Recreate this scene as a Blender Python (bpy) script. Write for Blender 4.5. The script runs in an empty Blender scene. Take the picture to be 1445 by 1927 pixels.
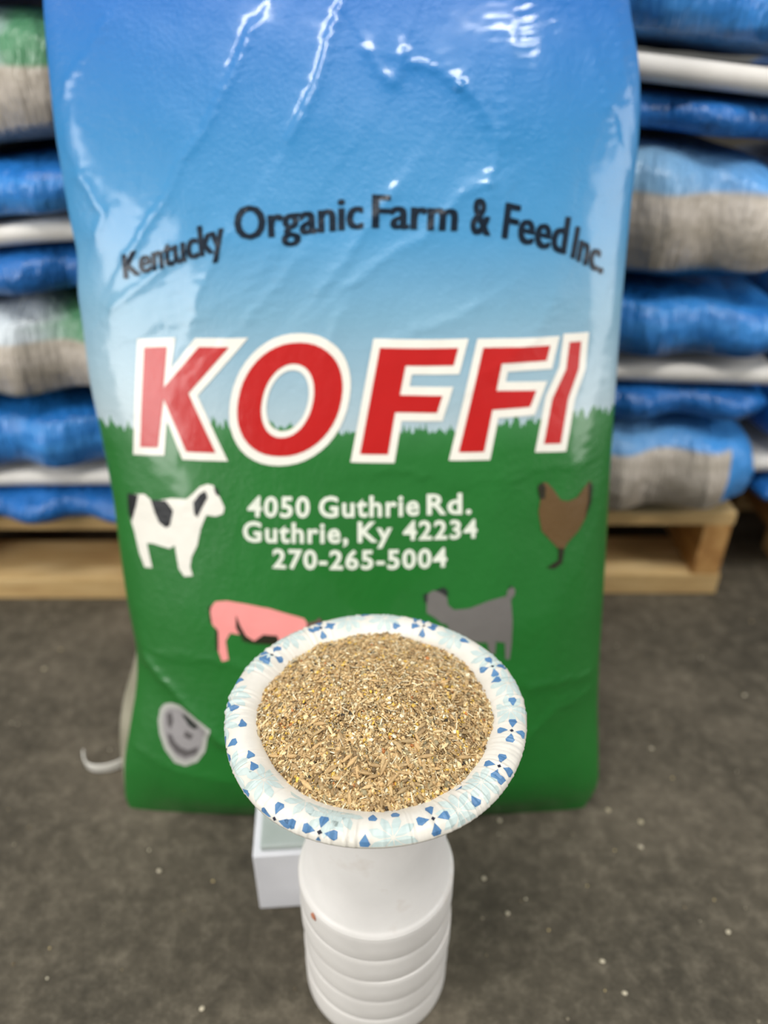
import bpy, bmesh, math, random
import numpy as np
from mathutils import Vector, Matrix
from mathutils.geometry import tessellate_polygon

SC = bpy.context.scene
COL = SC.collection
R = math.radians
random.seed(7); RNG = np.random.default_rng(7)

# ---------------- camera ----------------
cam_data = bpy.data.cameras.new('camera')
cam = bpy.data.objects.new('camera', cam_data); COL.objects.link(cam); SC.camera = cam
cam.location = (0, 0, .62); cam.rotation_euler = (R(90 - 32), 0, 0)
cam_data.sensor_fit = 'VERTICAL'; cam_data.sensor_height = 36; cam_data.lens = 36 * 1447 / 1927
cam_data.clip_start = .02; cam_data.clip_end = 60
cam_data.dof.use_dof = True; cam_data.dof.focus_distance = .418; cam_data.dof.aperture_fstop = 3.3

# ---------------- light of the hall ----------------
SC.view_settings.view_transform = 'Standard'; SC.view_settings.look = 'None'
SC.view_settings.exposure = -.06; SC.view_settings.gamma = 1; SC.view_settings.use_curve_mapping = False
world = bpy.data.worlds.new('hall_air'); SC.world = world; world.use_nodes = True
wn = world.node_tree.nodes; wl = world.node_tree.links
tc = wn.new('ShaderNodeTexCoord'); sep = wn.new('ShaderNodeSeparateXYZ'); rmp = wn.new('ShaderNodeValToRGB')
wl.new(tc.outputs['Generated'], sep.inputs[0]); wl.new(sep.outputs['Z'], rmp.inputs[0])
rmp.color_ramp.elements[0].position = 0; rmp.color_ramp.elements[0].color = (.42, .42, .42, 1)
rmp.color_ramp.elements[1].position = 1; rmp.color_ramp.elements[1].color = (.80, .82, .85, 1)
wl.new(rmp.outputs[0], wn['Background'].inputs[0]); wn['Background'].inputs[1].default_value = .60

def area_light(name, loc, target, sx, sy, power, col=(1, 1, 1)):
    ld = bpy.data.lights.new(name, 'AREA'); ld.shape = 'RECTANGLE'; ld.size = sx; ld.size_y = sy
    ld.energy = power; ld.color = col
    o = bpy.data.objects.new(name, ld); COL.objects.link(o); o.location = loc
    o.rotation_euler = (Vector(target) - Vector(loc)).to_track_quat('-Z', 'Y').to_euler()
    return o
area_light('dock_door_light', (-2.9, -1.5, 1.7), (0, .4, .25), 1.7, 2.0, 92, (1, .99, .965))
area_light('right_fill_light', (3.0, -.5, 1.7), (.25, .7, .2), 1.3, 1.6, 40, (1, .99, .97))  # added fill that brightens the right stack, no door stands here
area_light('ceiling_lamp_light', (.05, -.35, 3.0), (0, .5, .2), 2.5, .12, 56, (1, .98, .95))
area_light('ceiling_lamp_light', (-.9, .5, 3.0), (0, .5, .2), .3, 1.3, 17, (1, .98, .95))

# ---------------- helpers ----------------
def srgb(r, g, b):
    f = lambda c: (c / 255 / 12.92) if c / 255 <= .04045 else ((c / 255 + .055) / 1.055) ** 2.4
    return (f(r), f(g), f(b), 1)
class NT:
    def __init__(s, name):
        s.m = bpy.data.materials.new(name); s.m.use_nodes = True
        s.n = s.m.node_tree.nodes; s.l = s.m.node_tree.links; s.b = s.n['Principled BSDF']
    def node(s, t, **k):
        o = s.n.new(t)
        for a, b in k.items(): setattr(o, a, b)
        return o
    def link(s, a, b): s.l.new(a, b)
    def coord(s, kind='Object', scale=(1, 1, 1)):
        t = s.node('ShaderNodeTexCoord'); m = s.node('ShaderNodeMapping'); m.inputs['Scale'].default_value = scale
        s.link(t.outputs[kind], m.inputs[0]); return m.outputs[0]
    def noise(s, vec, scale, detail=3, rough=.55):
        n = s.node('ShaderNodeTexNoise'); n.inputs['Scale'].default_value = scale; n.inputs['Detail'].default_value = detail
        n.inputs['Roughness'].default_value = rough; s.link(vec, n.inputs['Vector']); return n.outputs[0]
    def ramp(s, fac, stops):
        r = s.node('ShaderNodeValToRGB'); e = r.color_ramp.elements
        while len(e) < len(stops): e.new(.5)
        for i, (p, c) in enumerate(stops): e[i].position = p; e[i].color = c
        s.link(fac, r.inputs[0]); return r.outputs[0]
    def mix(s, fac, a, b, mode='MIX'):
        m = s.node('ShaderNodeMix', data_type='RGBA', blend_type=mode)
        for sock, v in ((m.inputs[0], fac), (m.inputs[6], a), (m.inputs[7], b)):
            if isinstance(v, (float, int, tuple)): sock.default_value = v
            else: s.link(v, sock)
        return m.outputs[2]
    def math(s, op, a, b=0., c=0.):
        m = s.node('ShaderNodeMath', operation=op)
        for i, v in enumerate((a, b, c)):
            if isinstance(v, (float, int)): m.inputs[i].default_value = v
            else: s.link(v, m.inputs[i])
        return m.outputs[0]
    def bump(s, h, dist, strength=1., prev=None):
        b = s.node('ShaderNodeBump'); b.inputs['Strength'].default_value = strength; b.inputs['Distance'].default_value = dist
        s.link(h, b.inputs['Height'])
        if prev is not None: s.link(prev, b.inputs['Normal'])
        return b.outputs[0]
    def fin(s, col=None, rough=.5, normal=None, spec=.5, coat=0):
        if col is not None:
            if isinstance(col, tuple): s.b.inputs['Base Color'].default_value = col
            else: s.link(col, s.b.inputs['Base Color'])
        if isinstance(rough, (int, float)): s.b.inputs['Roughness'].default_value = rough
        else: s.link(rough, s.b.inputs['Roughness'])
        if normal is not None: s.link(normal, s.b.inputs['Normal'])
        s.b.inputs['Specular IOR Level'].default_value = spec
        s.b.inputs['Coat Weight'].default_value = coat; s.b.inputs['Coat Roughness'].default_value = .11
        return s.m
def mesh_obj(name, v, f, mat=None, parent=None, smooth=True):
    me = bpy.data.meshes.new(name); me.from_pydata([tuple(map(float, p)) for p in v], [], f)
    if mat is not None:
        for m_ in (mat if isinstance(mat, (list, tuple)) else [mat]): me.materials.append(m_)
    if smooth and me.polygons: me.polygons.foreach_set('use_smooth', [True] * len(me.polygons))
    o = bpy.data.objects.new(name, me); COL.objects.link(o)
    if parent: o.parent = parent
    return o
def from_bm(name, bm, mat, parent=None, smooth=False):
    me = bpy.data.meshes.new(name); bm.to_mesh(me); bm.free(); me.materials.append(mat)
    if smooth: me.polygons.foreach_set('use_smooth', [True] * len(me.polygons))
    o = bpy.data.objects.new(name, me); COL.objects.link(o)
    if parent: o.parent = parent
    return o
def thing(name, loc=(0, 0, 0)):
    o = bpy.data.objects.new(name, None); COL.objects.link(o); o.location = loc; o.empty_display_size = .03; return o
def tag(o, label=None, cat=None, group=None, kind=None):
    if label: o['label'] = label
    if cat: o['category'] = cat
    if group: o['group'] = group
    if kind: o['kind'] = kind
    return o
def box_bm(sx, sy, sz, bev=.002, seg=2):
    bm = bmesh.new(); bmesh.ops.create_cube(bm, size=1)
    bmesh.ops.scale(bm, vec=(sx, sy, sz), verts=bm.verts)
    if bev: bmesh.ops.bevel(bm, geom=bm.edges[:], offset=bev, segments=seg, affect='EDGES', profile=.6)
    return bm
def lathe(profile, n=96, fr=None):
    v, f = [], []
    for i, (r, z) in enumerate(profile):
        for j in range(n):
            a = 2 * math.pi * j / n; rr, zz = (r, z) if fr is None else fr(r, z, a)
            v.append((rr * math.cos(a), rr * math.sin(a), zz))
    for i in range(len(profile) - 1):
        for j in range(n):
            k = (j + 1) % n; f.append((i * n + j, i * n + k, (i + 1) * n + k, (i + 1) * n + j))
    return v, f

XL = [(-0.0071, -0.2351), (0.0021, -0.2427), (0.0476, -0.2399), (0.0823, -0.2318), (0.1164, -0.2238), (0.1452, -0.2206), (0.1688, -0.2237), (0.1968, -0.2278), (0.238, -0.2311), (0.2827, -0.234), (0.3264, -0.2405), (0.369, -0.2483), (0.4106, -0.2514), (0.4432, -0.2549), (0.4593, -0.2511), (0.4832, -0.2561), (0.5184, -0.2614), (0.5566, -0.266), (0.6051, -0.2687), (0.6415, -0.27), (0.7, -0.262), (0.8, -0.25)]
XR = [(-0.003, 0.1849), (0.0225, 0.1999), (0.0476, 0.1976), (0.097, 0.1931), (0.1452, 0.1931), (0.2152, 0.1939), (0.2605, 0.194), (0.3047, 0.194), (0.3435, 0.1952), (0.3899, 0.1963), (0.4392, 0.1982), (0.4713, 0.1999), (0.5106, 0.2021), (0.5376, 0.2058), (0.5792, 0.2059), (0.6051, 0.2026), (0.6415, 0.1932), (0.7, 0.19), (0.8, 0.18)]
# ---- shape of the big sack as functions of height h (metres above the floor) ----
def lerp_tab(tab, h):
    h = np.asarray(h, float)
    return np.interp(h, [a for a, b in tab], [b for a, b in tab])
def smooth_tab(tab, h):
    h = np.asarray(h, float); s = 0
    for d in (-.012, -.006, 0, .006, .012): s = s + lerp_tab(tab, h + d)
    return s / 5
EDGE_Y = [(-.05, .470), (0, .482), (.3, .604), (.64, .742), (.70, .757), (.80, .772)]
BULGE = [(-.05, .0), (0, .006), (.015, .022), (.04, .034), (.09, .044), (.2, .050), (.35, .048), (.5, .038), (.64, .024), (.72, .010), (.80, .002)]
GUSSET = [(-.05, .006), (0, .016), (.05, .024), (.3, .026), (.5, .020), (.64, .012), (.72, .005), (.8, .003)]
def bag_xl(h): return smooth_tab(XL, h)
def bag_xr(h): return smooth_tab(XR, h)
def bag_front(x, h):
    x = np.asarray(x, float)
    l, r = bag_xl(h), bag_xr(h)
    u = np.clip((x - (l + r) / 2) / ((r - l) / 2), -1, 1)
    return smooth_tab(EDGE_Y, h) - smooth_tab(GUSSET, h) - smooth_tab(BULGE, h) * (1 - np.abs(u) ** 2.4) ** .75

DATA = {"K":[[-0.1931,0.4043],[-0.1736,0.4062],[-0.1777,0.3765],[-0.147,0.4078],[-0.1223,0.4088],[-0.1568,0.374],[-0.1356,0.3323],[-0.1603,0.3311],[-0.178,0.3685],[-0.1849,0.3315],[-0.2012,0.3294]],"F1":[[-0.0032,0.4096],[0.0585,0.4086],[0.0549,0.3966],[0.017,0.3971],[0.0126,0.3764],[0.0462,0.3757],[0.0421,0.3636],[0.0088,0.3642],[0.0032,0.3343],[-0.0191,0.3348]],"F2":[[0.0786,0.4079],[0.1339,0.4058],[0.1311,0.3952],[0.0937,0.3962],[0.0898,0.3771],[0.1228,0.3748],[0.1178,0.3635],[0.0866,0.3639],[0.0803,0.3341],[0.0598,0.3348]],"I":[[0.1504,0.4067],[0.1605,0.4063],[0.1591,0.3863],[0.1506,0.3659],[0.1447,0.3341],[0.1301,0.3356],[0.1367,0.3675],[0.148,0.3876]],"O":[[[-0.0335,0.3735],[-0.0352,0.3669],[-0.0375,0.3611],[-0.0405,0.3557],[-0.0441,0.3507],[-0.0483,0.3462],[-0.053,0.3422],[-0.0583,0.3388],[-0.0638,0.3361],[-0.0698,0.334],[-0.076,0.3327],[-0.0829,0.3322],[-0.0896,0.3324],[-0.0954,0.3333],[-0.1006,0.3351],[-0.1051,0.3376],[-0.109,0.3408],[-0.1122,0.3446],[-0.1146,0.3491],[-0.1162,0.354],[-0.1169,0.3595],[-0.1168,0.3654],[-0.1158,0.372],[-0.114,0.3787],[-0.1116,0.3846],[-0.1085,0.39],[-0.1048,0.395],[-0.1005,0.3995],[-0.0957,0.4035],[-0.0905,0.4068],[-0.085,0.4094],[-0.0791,0.4114],[-0.073,0.4125],[-0.0663,0.413],[-0.0597,0.4127],[-0.054,0.4116],[-0.049,0.4098],[-0.0445,0.4073],[-0.0407,0.4041],[-0.0375,0.4003],[-0.0351,0.3959],[-0.0335,0.391],[-0.0326,0.3857],[-0.0326,0.38]],[[-0.0559,0.3723],[-0.057,0.3683],[-0.0583,0.3645],[-0.06,0.361],[-0.062,0.3578],[-0.0642,0.3548],[-0.0667,0.3522],[-0.0695,0.35],[-0.0723,0.3482],[-0.0753,0.3469],[-0.0784,0.3461],[-0.0817,0.3458],[-0.0849,0.3459],[-0.0876,0.3466],[-0.0901,0.3478],[-0.0923,0.3495],[-0.0941,0.3516],[-0.0956,0.3542],[-0.0967,0.3571],[-0.0973,0.3603],[-0.0976,0.3638],[-0.0974,0.3675],[-0.0967,0.3716],[-0.0957,0.3757],[-0.0943,0.3795],[-0.0926,0.383],[-0.0906,0.3862],[-0.0883,0.3891],[-0.0858,0.3917],[-0.0831,0.3939],[-0.0802,0.3956],[-0.0772,0.3969],[-0.0742,0.3977],[-0.071,0.398],[-0.0678,0.3977],[-0.0651,0.397],[-0.0626,0.3958],[-0.0605,0.3942],[-0.0587,0.3921],[-0.0572,0.3896],[-0.0561,0.3867],[-0.0554,0.3835],[-0.0552,0.3801],[-0.0553,0.3764]]],"Ow":[[[-0.0274,0.3735],[-0.0293,0.3659],[-0.032,0.3591],[-0.0354,0.3528],[-0.0396,0.3469],[-0.0444,0.3416],[-0.0499,0.337],[-0.0559,0.333],[-0.0624,0.3298],[-0.0692,0.3274],[-0.0764,0.3259],[-0.0843,0.3252],[-0.092,0.3254],[-0.0987,0.3265],[-0.1047,0.3286],[-0.11,0.3315],[-0.1145,0.3352],[-0.1181,0.3397],[-0.1208,0.3449],[-0.1227,0.3507],[-0.1235,0.3571],[-0.1233,0.364],[-0.1221,0.3718],[-0.12,0.3795],[-0.1171,0.3864],[-0.1136,0.3928],[-0.1093,0.3986],[-0.1043,0.4039],[-0.0988,0.4085],[-0.0928,0.4123],[-0.0864,0.4154],[-0.0797,0.4176],[-0.0726,0.419],[-0.0649,0.4195],[-0.0574,0.4191],[-0.0509,0.4179],[-0.0451,0.4158],[-0.0399,0.4128],[-0.0356,0.4091],[-0.0319,0.4047],[-0.0292,0.3996],[-0.0273,0.3939],[-0.0263,0.3878],[-0.0263,0.381]],[[-0.0599,0.3723],[-0.0608,0.3689],[-0.0619,0.3659],[-0.0632,0.363],[-0.0648,0.3603],[-0.0667,0.3579],[-0.0687,0.3558],[-0.0709,0.3539],[-0.0732,0.3525],[-0.0756,0.3514],[-0.0781,0.3507],[-0.0807,0.3504],[-0.0833,0.3506],[-0.0855,0.3512],[-0.0875,0.3522],[-0.0892,0.3535],[-0.0907,0.3553],[-0.0919,0.3574],[-0.0927,0.3598],[-0.0932,0.3624],[-0.0934,0.3653],[-0.0932,0.3684],[-0.0927,0.3717],[-0.0918,0.3751],[-0.0907,0.3782],[-0.0893,0.3811],[-0.0877,0.3837],[-0.0859,0.3861],[-0.0838,0.3883],[-0.0816,0.39],[-0.0793,0.3915],[-0.0769,0.3925],[-0.0745,0.3932],[-0.0719,0.3934],[-0.0694,0.3932],[-0.0672,0.3927],[-0.0652,0.3917],[-0.0635,0.3903],[-0.062,0.3886],[-0.0609,0.3865],[-0.06,0.3841],[-0.0595,0.3815],[-0.0593,0.3787],[-0.0594,0.3756]]],"cow":[[-0.2143,0.2895],[-0.2,0.2927],[-0.1925,0.2883],[-0.1751,0.2936],[-0.1622,0.2946],[-0.1565,0.2993],[-0.1499,0.3056],[-0.1435,0.3081],[-0.1383,0.3075],[-0.1346,0.3014],[-0.1298,0.2914],[-0.1312,0.2865],[-0.1375,0.2839],[-0.1455,0.2843],[-0.1509,0.273],[-0.1545,0.2594],[-0.16,0.2495],[-0.1617,0.2417],[-0.1598,0.2344],[-0.1674,0.2327],[-0.172,0.2383],[-0.1745,0.2564],[-0.1795,0.253],[-0.1949,0.2542],[-0.2005,0.2532],[-0.1967,0.234],[-0.2041,0.2326],[-0.2088,0.2438],[-0.2123,0.2601],[-0.216,0.271]],"cow_black":[[[-0.1944,0.2893],[-0.1809,0.2909],[-0.1773,0.2875],[-0.1744,0.2839],[-0.178,0.2717],[-0.1819,0.2693],[-0.1878,0.2724],[-0.1909,0.2786]],[[-0.1564,0.2928],[-0.1507,0.2999],[-0.1455,0.3031],[-0.1436,0.2982],[-0.1479,0.2913],[-0.1534,0.2817],[-0.1558,0.2839]],[[-0.2164,0.2898],[-0.206,0.2909],[-0.2084,0.2824],[-0.2142,0.2673],[-0.217,0.2742]],[[-0.1383,0.3067],[-0.1345,0.3046],[-0.1336,0.2999],[-0.1368,0.3012]]],"pig":[[-0.1459,0.21],[-0.1406,0.2166],[-0.1307,0.2184],[-0.1132,0.2174],[-0.0941,0.2152],[-0.0751,0.2108],[-0.0657,0.2084],[-0.0629,0.2035],[-0.0679,0.1959],[-0.0757,0.1883],[-0.0863,0.1858],[-0.0889,0.1937],[-0.1005,0.194],[-0.1085,0.1879],[-0.1161,0.192],[-0.1289,0.1924],[-0.1332,0.1851],[-0.1314,0.1696],[-0.1372,0.1674],[-0.1403,0.1762],[-0.1398,0.1919],[-0.1445,0.198]],"pig_black":[[[-0.119,0.1922],[-0.1085,0.1875],[-0.1005,0.194],[-0.0889,0.1937],[-0.0863,0.1862],[-0.0988,0.1864],[-0.1086,0.186],[-0.1183,0.1873]],[[-0.1416,0.1959],[-0.1394,0.192],[-0.1399,0.1763],[-0.1419,0.176]],[[-0.1233,0.2082],[-0.1197,0.1992],[-0.1152,0.1915],[-0.1191,0.1903],[-0.1237,0.1978]],[[-0.1468,0.2117],[-0.1444,0.2136],[-0.1459,0.2063],[-0.1447,0.1979],[-0.1462,0.1996]]],"pig_snout":[[-0.0635,0.2053],[-0.0563,0.2068],[-0.0534,0.21],[-0.051,0.207],[-0.0535,0.2014],[-0.066,0.1959]],"goat":[[0.035,0.2272],[0.0397,0.2302],[0.0472,0.2309],[0.0514,0.2273],[0.0531,0.2182],[0.0579,0.2144],[0.0703,0.2144],[0.0875,0.2192],[0.102,0.2212],[0.1028,0.2256],[0.1063,0.2285],[0.1095,0.2252],[0.1089,0.2209],[0.106,0.218],[0.1079,0.2011],[0.1078,0.1822],[0.1064,0.1685],[0.1028,0.169],[0.1019,0.183],[0.0943,0.185],[0.0937,0.1744],[0.0891,0.175],[0.0865,0.1849],[0.0728,0.1872],[0.0699,0.1865],[0.0555,0.1895],[0.0524,0.2028],[0.0476,0.204],[0.0418,0.2089],[0.0352,0.2128]],"goat_dark":[[[0.0419,0.2305],[0.0491,0.2328],[0.0525,0.2296],[0.0518,0.225],[0.0476,0.2281]],[[0.0322,0.2276],[0.0359,0.2289],[0.0356,0.2218],[0.0338,0.2209]],[[0.1038,0.2273],[0.1051,0.229],[0.1071,0.2284],[0.1051,0.2268]]],"hen":[[0.1276,0.3032],[0.1296,0.3061],[0.1338,0.3059],[0.1395,0.3],[0.1464,0.2908],[0.1531,0.2883],[0.1616,0.2899],[0.1672,0.2958],[0.1729,0.3006],[0.1751,0.2964],[0.1747,0.2849],[0.1708,0.2726],[0.164,0.2626],[0.1547,0.2554],[0.1502,0.2488],[0.1453,0.2531],[0.1307,0.2688],[0.1274,0.284],[0.1288,0.2935]],"hen_dark":[[[0.1257,0.3043],[0.1296,0.3068],[0.1327,0.3026],[0.1325,0.2938],[0.1279,0.2944]],[[0.1462,0.253],[0.1516,0.2511],[0.1502,0.2401],[0.1432,0.2368],[0.1365,0.2389],[0.1467,0.2432]],[[0.1719,0.2996],[0.1757,0.2963],[0.175,0.2832],[0.1695,0.2713],[0.1721,0.2856]]],"seal":[[-0.1979,0.1123],[-0.1937,0.1175],[-0.1871,0.1208],[-0.1769,0.122],[-0.1636,0.1154],[-0.1501,0.1071],[-0.1535,0.099],[-0.1566,0.0853],[-0.1647,0.0737],[-0.1763,0.0673],[-0.1862,0.0684],[-0.1951,0.0784],[-0.1996,0.0905],[-0.2005,0.1015]],"seal_in":[[-0.194,0.1112],[-0.1886,0.1162],[-0.1784,0.1177],[-0.165,0.1123],[-0.1544,0.1058],[-0.1578,0.0982],[-0.1602,0.087],[-0.1669,0.0777],[-0.1759,0.0726],[-0.1833,0.0741],[-0.191,0.0824],[-0.1949,0.093],[-0.196,0.1029]],"seal_marks":[[[-0.1773,0.1146],[-0.1723,0.1146],[-0.1609,0.108],[-0.1654,0.1042],[-0.1708,0.1065]],[[-0.1916,0.0939],[-0.1878,0.0938],[-0.1849,0.0882],[-0.1789,0.0843],[-0.1727,0.0833],[-0.1625,0.089],[-0.1648,0.0819],[-0.1757,0.0762],[-0.1843,0.0788],[-0.1902,0.0856]],[[-0.1915,0.1097],[-0.1869,0.1133],[-0.1853,0.1058],[-0.1882,0.0983],[-0.1912,0.102]],[[-0.1742,0.1006],[-0.1669,0.0987],[-0.1696,0.0935],[-0.1758,0.0951]]],"name":[["Kentucky",[-0.2075,0.4526],[-0.124,0.4767],[-0.1261,0.4976],[-0.2085,0.469]],["Organic",[-0.115,0.4827],[-0.0167,0.4911],[-0.0166,0.5131],[-0.1163,0.5049]],["Farm",[-0.0085,0.4915],[0.0561,0.4888],[0.0576,0.5106],[-0.0084,0.5134]],["&",[0.0678,0.4869],[0.0825,0.4851],[0.083,0.5095],[0.0684,0.5111]],["Feed",[0.0927,0.4834],[0.1437,0.4704],[0.1473,0.4954],[0.0957,0.5071]],["Inc.",[0.1491,0.4679],[0.1765,0.4538],[0.1803,0.4747],[0.1529,0.4892]]],"address":[["4050",[-0.1112,0.2864],[-0.0599,0.2877],[-0.0596,0.3033],[-0.1098,0.3019]],["Guthrie",[-0.0526,0.2878],[0.0286,0.2891],[0.0284,0.305],[-0.0523,0.3034]],["Rd.",[0.0346,0.2893],[0.071,0.2884],[0.0707,0.304],[0.0344,0.3044]],["Guthrie,",[-0.1154,0.2669],[-0.0291,0.2686],[-0.029,0.2844],[-0.1149,0.2825]],["Ky",[-0.0213,0.269],[0.0067,0.2697],[0.0067,0.2847],[-0.0213,0.2844]],["42234",[0.0153,0.2704],[0.0762,0.2698],[0.0759,0.2837],[0.0153,0.285]],["270-265-5004",[-0.0913,0.2478],[0.0516,0.2487],[0.0514,0.2635],[-0.0909,0.2626]]],"grass":[[-0.2328,0.3439],[-0.1157,0.3533],[-0.0095,0.3504],[0.0755,0.3528],[0.1806,0.3529]],"wr":[[[[-0.0294,0.6507],[-0.0397,0.6198],[-0.05,0.5921],[-0.0604,0.566],[-0.0728,0.5495]],0.0035,0.006],[[[-0.0988,0.6232],[-0.1093,0.6024],[-0.124,0.5815],[-0.139,0.5569],[-0.1562,0.5355],[-0.1718,0.5103],[-0.1927,0.4841],[-0.2074,0.4646]],0.003,0.006],[[[-0.216,0.6268],[-0.2348,0.6021],[-0.2519,0.584]],0.0018,0.006],[[[-0.0132,0.6077],[0.001,0.5886],[0.0092,0.5886],[0.0161,0.6077]],0.003,0.006],[[[0.0214,0.599],[0.0399,0.5955],[0.0571,0.5857]],0.003,0.006],[[[0.0571,0.5857],[0.075,0.571],[0.0847,0.5569],[0.0878,0.5357],[0.0817,0.5216]],0.0032,0.006],[[[0.0775,0.5199],[0.0609,0.513],[0.0506,0.5043],[0.032,0.4866],[-0.0093,0.4653],[-0.0301,0.4508]],0.0025,0.007],[[[0.0072,0.5169],[-0.0134,0.4904],[-0.0342,0.4653],[-0.0509,0.449]],0.003,0.008],[[[-0.0672,0.4724],[-0.0842,0.4505],[-0.1098,0.4282]],0.0022,0.007],[[[-0.1213,0.4862],[-0.1367,0.464],[-0.1503,0.4379]],0.0025,0.007],[[[-0.1579,0.4744],[-0.1873,0.4547],[-0.221,0.4296]],0.003,0.007],[[[-0.2439,0.5222],[-0.2306,0.5044],[-0.224,0.4973],[-0.2323,0.4818]],0.003,0.008],[[[0.0743,0.4387],[0.0575,0.4281],[0.024,0.4214]],0.0022,0.007],[[[-0.0343,0.4326],[-0.0428,0.4143]],0.002,0.006],[[[-0.0096,0.3204],[0.0074,0.3241],[0.0331,0.3159]],0.0015,0.006],[[[0.1389,0.6477],[0.1612,0.6127],[0.1799,0.5698]],0.0025,0.014],[[[0.1734,0.6479],[0.1856,0.6126],[0.1932,0.5839]],0.002,0.01],[[[0.0972,0.6406],[0.0955,0.5989],[0.0939,0.5497]],0.0016,0.016],[[[-0.2102,0.1518],[-0.1873,0.1342],[-0.1656,0.1168],[-0.1446,0.0977],[-0.1028,0.0832]],0.005,0.009],[[[-0.1957,0.162],[-0.146,0.1668],[-0.1136,0.1621]],0.0016,0.01],[[[0.1271,0.1418],[0.1567,0.1394],[0.183,0.1372]],0.0022,0.009],[[[0.1198,0.091],[0.1529,0.117],[0.1841,0.1202]],0.002,0.01],[[[-0.2254,0.0719],[-0.1865,0.0595],[-0.1375,0.0577]],0.002,0.01],[[[0.0937,0.3127],[0.1204,0.3181],[0.1674,0.3151]],0.0014,0.014],[[[0.0879,0.3899],[0.118,0.4107],[0.1394,0.4393]],0.0016,0.014],[[[-0.1572,0.4265],[-0.1138,0.4427],[-0.067,0.4939]],0.0015,0.016]],"cross":[[-2.8073,0.0899],[-2.1685,0.0884],[-1.8807,0.0864],[-1.1893,0.0821],[-0.568,0.0813],[-0.2347,0.0807]],"flower":[[-2.6035,0.0919],[-2.4024,0.0784],[-2.0683,0.0719],[-1.7845,0.0731],[-1.4531,0.0865],[-1.0165,0.0832],[-0.757,0.0788],[-3.0094,0.0912],[3.0538,0.0864],[0.5235,0.0822],[0.2234,0.0819],[-0.0436,0.079],[2.6614,0.0847],[2.3164,0.0841],[1.805,0.0818],[1.4924,0.0809],[0.8732,0.0806],[-1.8658,0.077]],"kite":[[-2.6855,0.0779],[-2.5814,0.079],[-2.4681,0.0906],[-1.6158,0.0854],[-1.5727,0.0725],[-1.4166,0.0705],[-0.8865,0.0815],[-0.9273,0.0711],[-0.6455,0.0826],[2.8782,0.0836],[-3.1247,0.0805],[-2.9979,0.0783],[2.5791,0.0816],[2.039,0.0802],[1.9232,0.0795],[1.6243,0.0852],[1.35,0.0753],[1.24,0.0815],[1.0779,0.0806],[0.7427,0.0818],[0.2837,0.0737],[0.0091,0.0812],[3.0846,0.0877],[-2.0995,0.0872]]}

# ---------------- setting ----------------
t = NT('dusty_dark_concrete'); co = t.coord('Object')
n1 = t.noise(co, 5, 5, .62); n2 = t.noise(co, 60, 5, .75); n3 = t.noise(co, 1.3, 3)
base = t.ramp(n1, [(.30, srgb(60, 55, 44)), (.5, srgb(86, 79, 65)), (.72, srgb(124, 114, 97))])
base = t.mix(.42, base, t.ramp(n2, [(.34, srgb(34, 32, 26)), (.5, srgb(76, 71, 60)), (.70, srgb(128, 120, 104))]))
vor = t.node('ShaderNodeTexVoronoi'); vor.inputs['Scale'].default_value = 38; t.link(co, vor.inputs['Vector'])
speck = t.math('LESS_THAN', vor.outputs['Distance'], .09)
pick = t.math('GREATER_THAN', t.noise(co, 17, 1), .60)
base = t.mix(t.math('MULTIPLY', speck, pick), base, srgb(165, 155, 128))
floor_mat = t.fin(base, .78, t.bump(n2, .004, .6), .3)
v, f = [], []
for i, x in enumerate((-6, 6)):
    for y in (-4, 8): v.append((x, y, 0))
v += [(a, b, -.1) for a, b, c_ in v]
floor = mesh_obj('floor', v, [(0, 2, 3, 1), (4, 5, 7, 6), (0, 1, 5, 4), (2, 6, 7, 3), (0, 4, 6, 2), (1, 3, 7, 5)], floor_mat, smooth=False)
tag(floor, kind='structure')
t = NT('painted_block_wall'); co = t.coord('Object')
wall_mat = t.fin(t.ramp(t.noise(co, 2, 4), [(.3, srgb(150, 150, 146)), (.7, srgb(172, 172, 168))]), .8)
w = from_bm('wall_back', box_bm(12, .15, 4.2, 0), wall_mat); w.location = (0, 7.9, 2.1); tag(w, kind='structure')

# ---------------- stacked feed bags ----------------
def stack_mat(name, top_a, top_b, side_a, side_b, low, z0=.14, z1=.74, x0=-1., x1=2., tx0=.35, tx1=.62):
    """printed film: top panel, side panel between z0..z1 of the bag's height, underside"""
    t = NT(name); g = t.coord('Generated'); s = t.node('ShaderNodeSeparateXYZ'); t.link(g, s.inputs[0])
    wob = t.noise(g, 3.5, 2)
    zz = t.math('ADD', s.outputs[2], t.math('MULTIPLY_ADD', wob, .12, -.06))
    xx = t.math('ADD', s.outputs[0], t.math('MULTIPLY_ADD', wob, .2, -.1))
    top = t.ramp(xx, [(tx0, top_a), (tx1, top_b)])
    side = t.ramp(t.noise(g, 7, 4), [(.3, side_a), (.7, side_b)])
    m_z1 = t.ramp(zz, [(z1 - .02, (0, 0, 0, 1)), (z1 + .02, (1, 1, 1, 1))])
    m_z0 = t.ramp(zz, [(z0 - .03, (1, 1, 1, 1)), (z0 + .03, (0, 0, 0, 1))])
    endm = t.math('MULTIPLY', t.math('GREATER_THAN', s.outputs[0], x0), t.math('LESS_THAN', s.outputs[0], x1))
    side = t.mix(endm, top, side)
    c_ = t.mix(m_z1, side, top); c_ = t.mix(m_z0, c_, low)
    wr = t.noise(t.coord('Object', (26, 14, 5)), 1.3, 4, .6); wr2 = t.noise(t.coord('Object', (8, 6, 9)), 2, 3)
    nb = t.bump(wr, .02, .8); nb = t.bump(wr2, .02, .35, nb)
    return t.fin(c_, .30, nb, .5)
BL = srgb(36, 112, 188); BL2 = srgb(72, 150, 222); LB = srgb(136, 178, 208); BL_SHADE = srgb(34, 92, 150)
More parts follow.
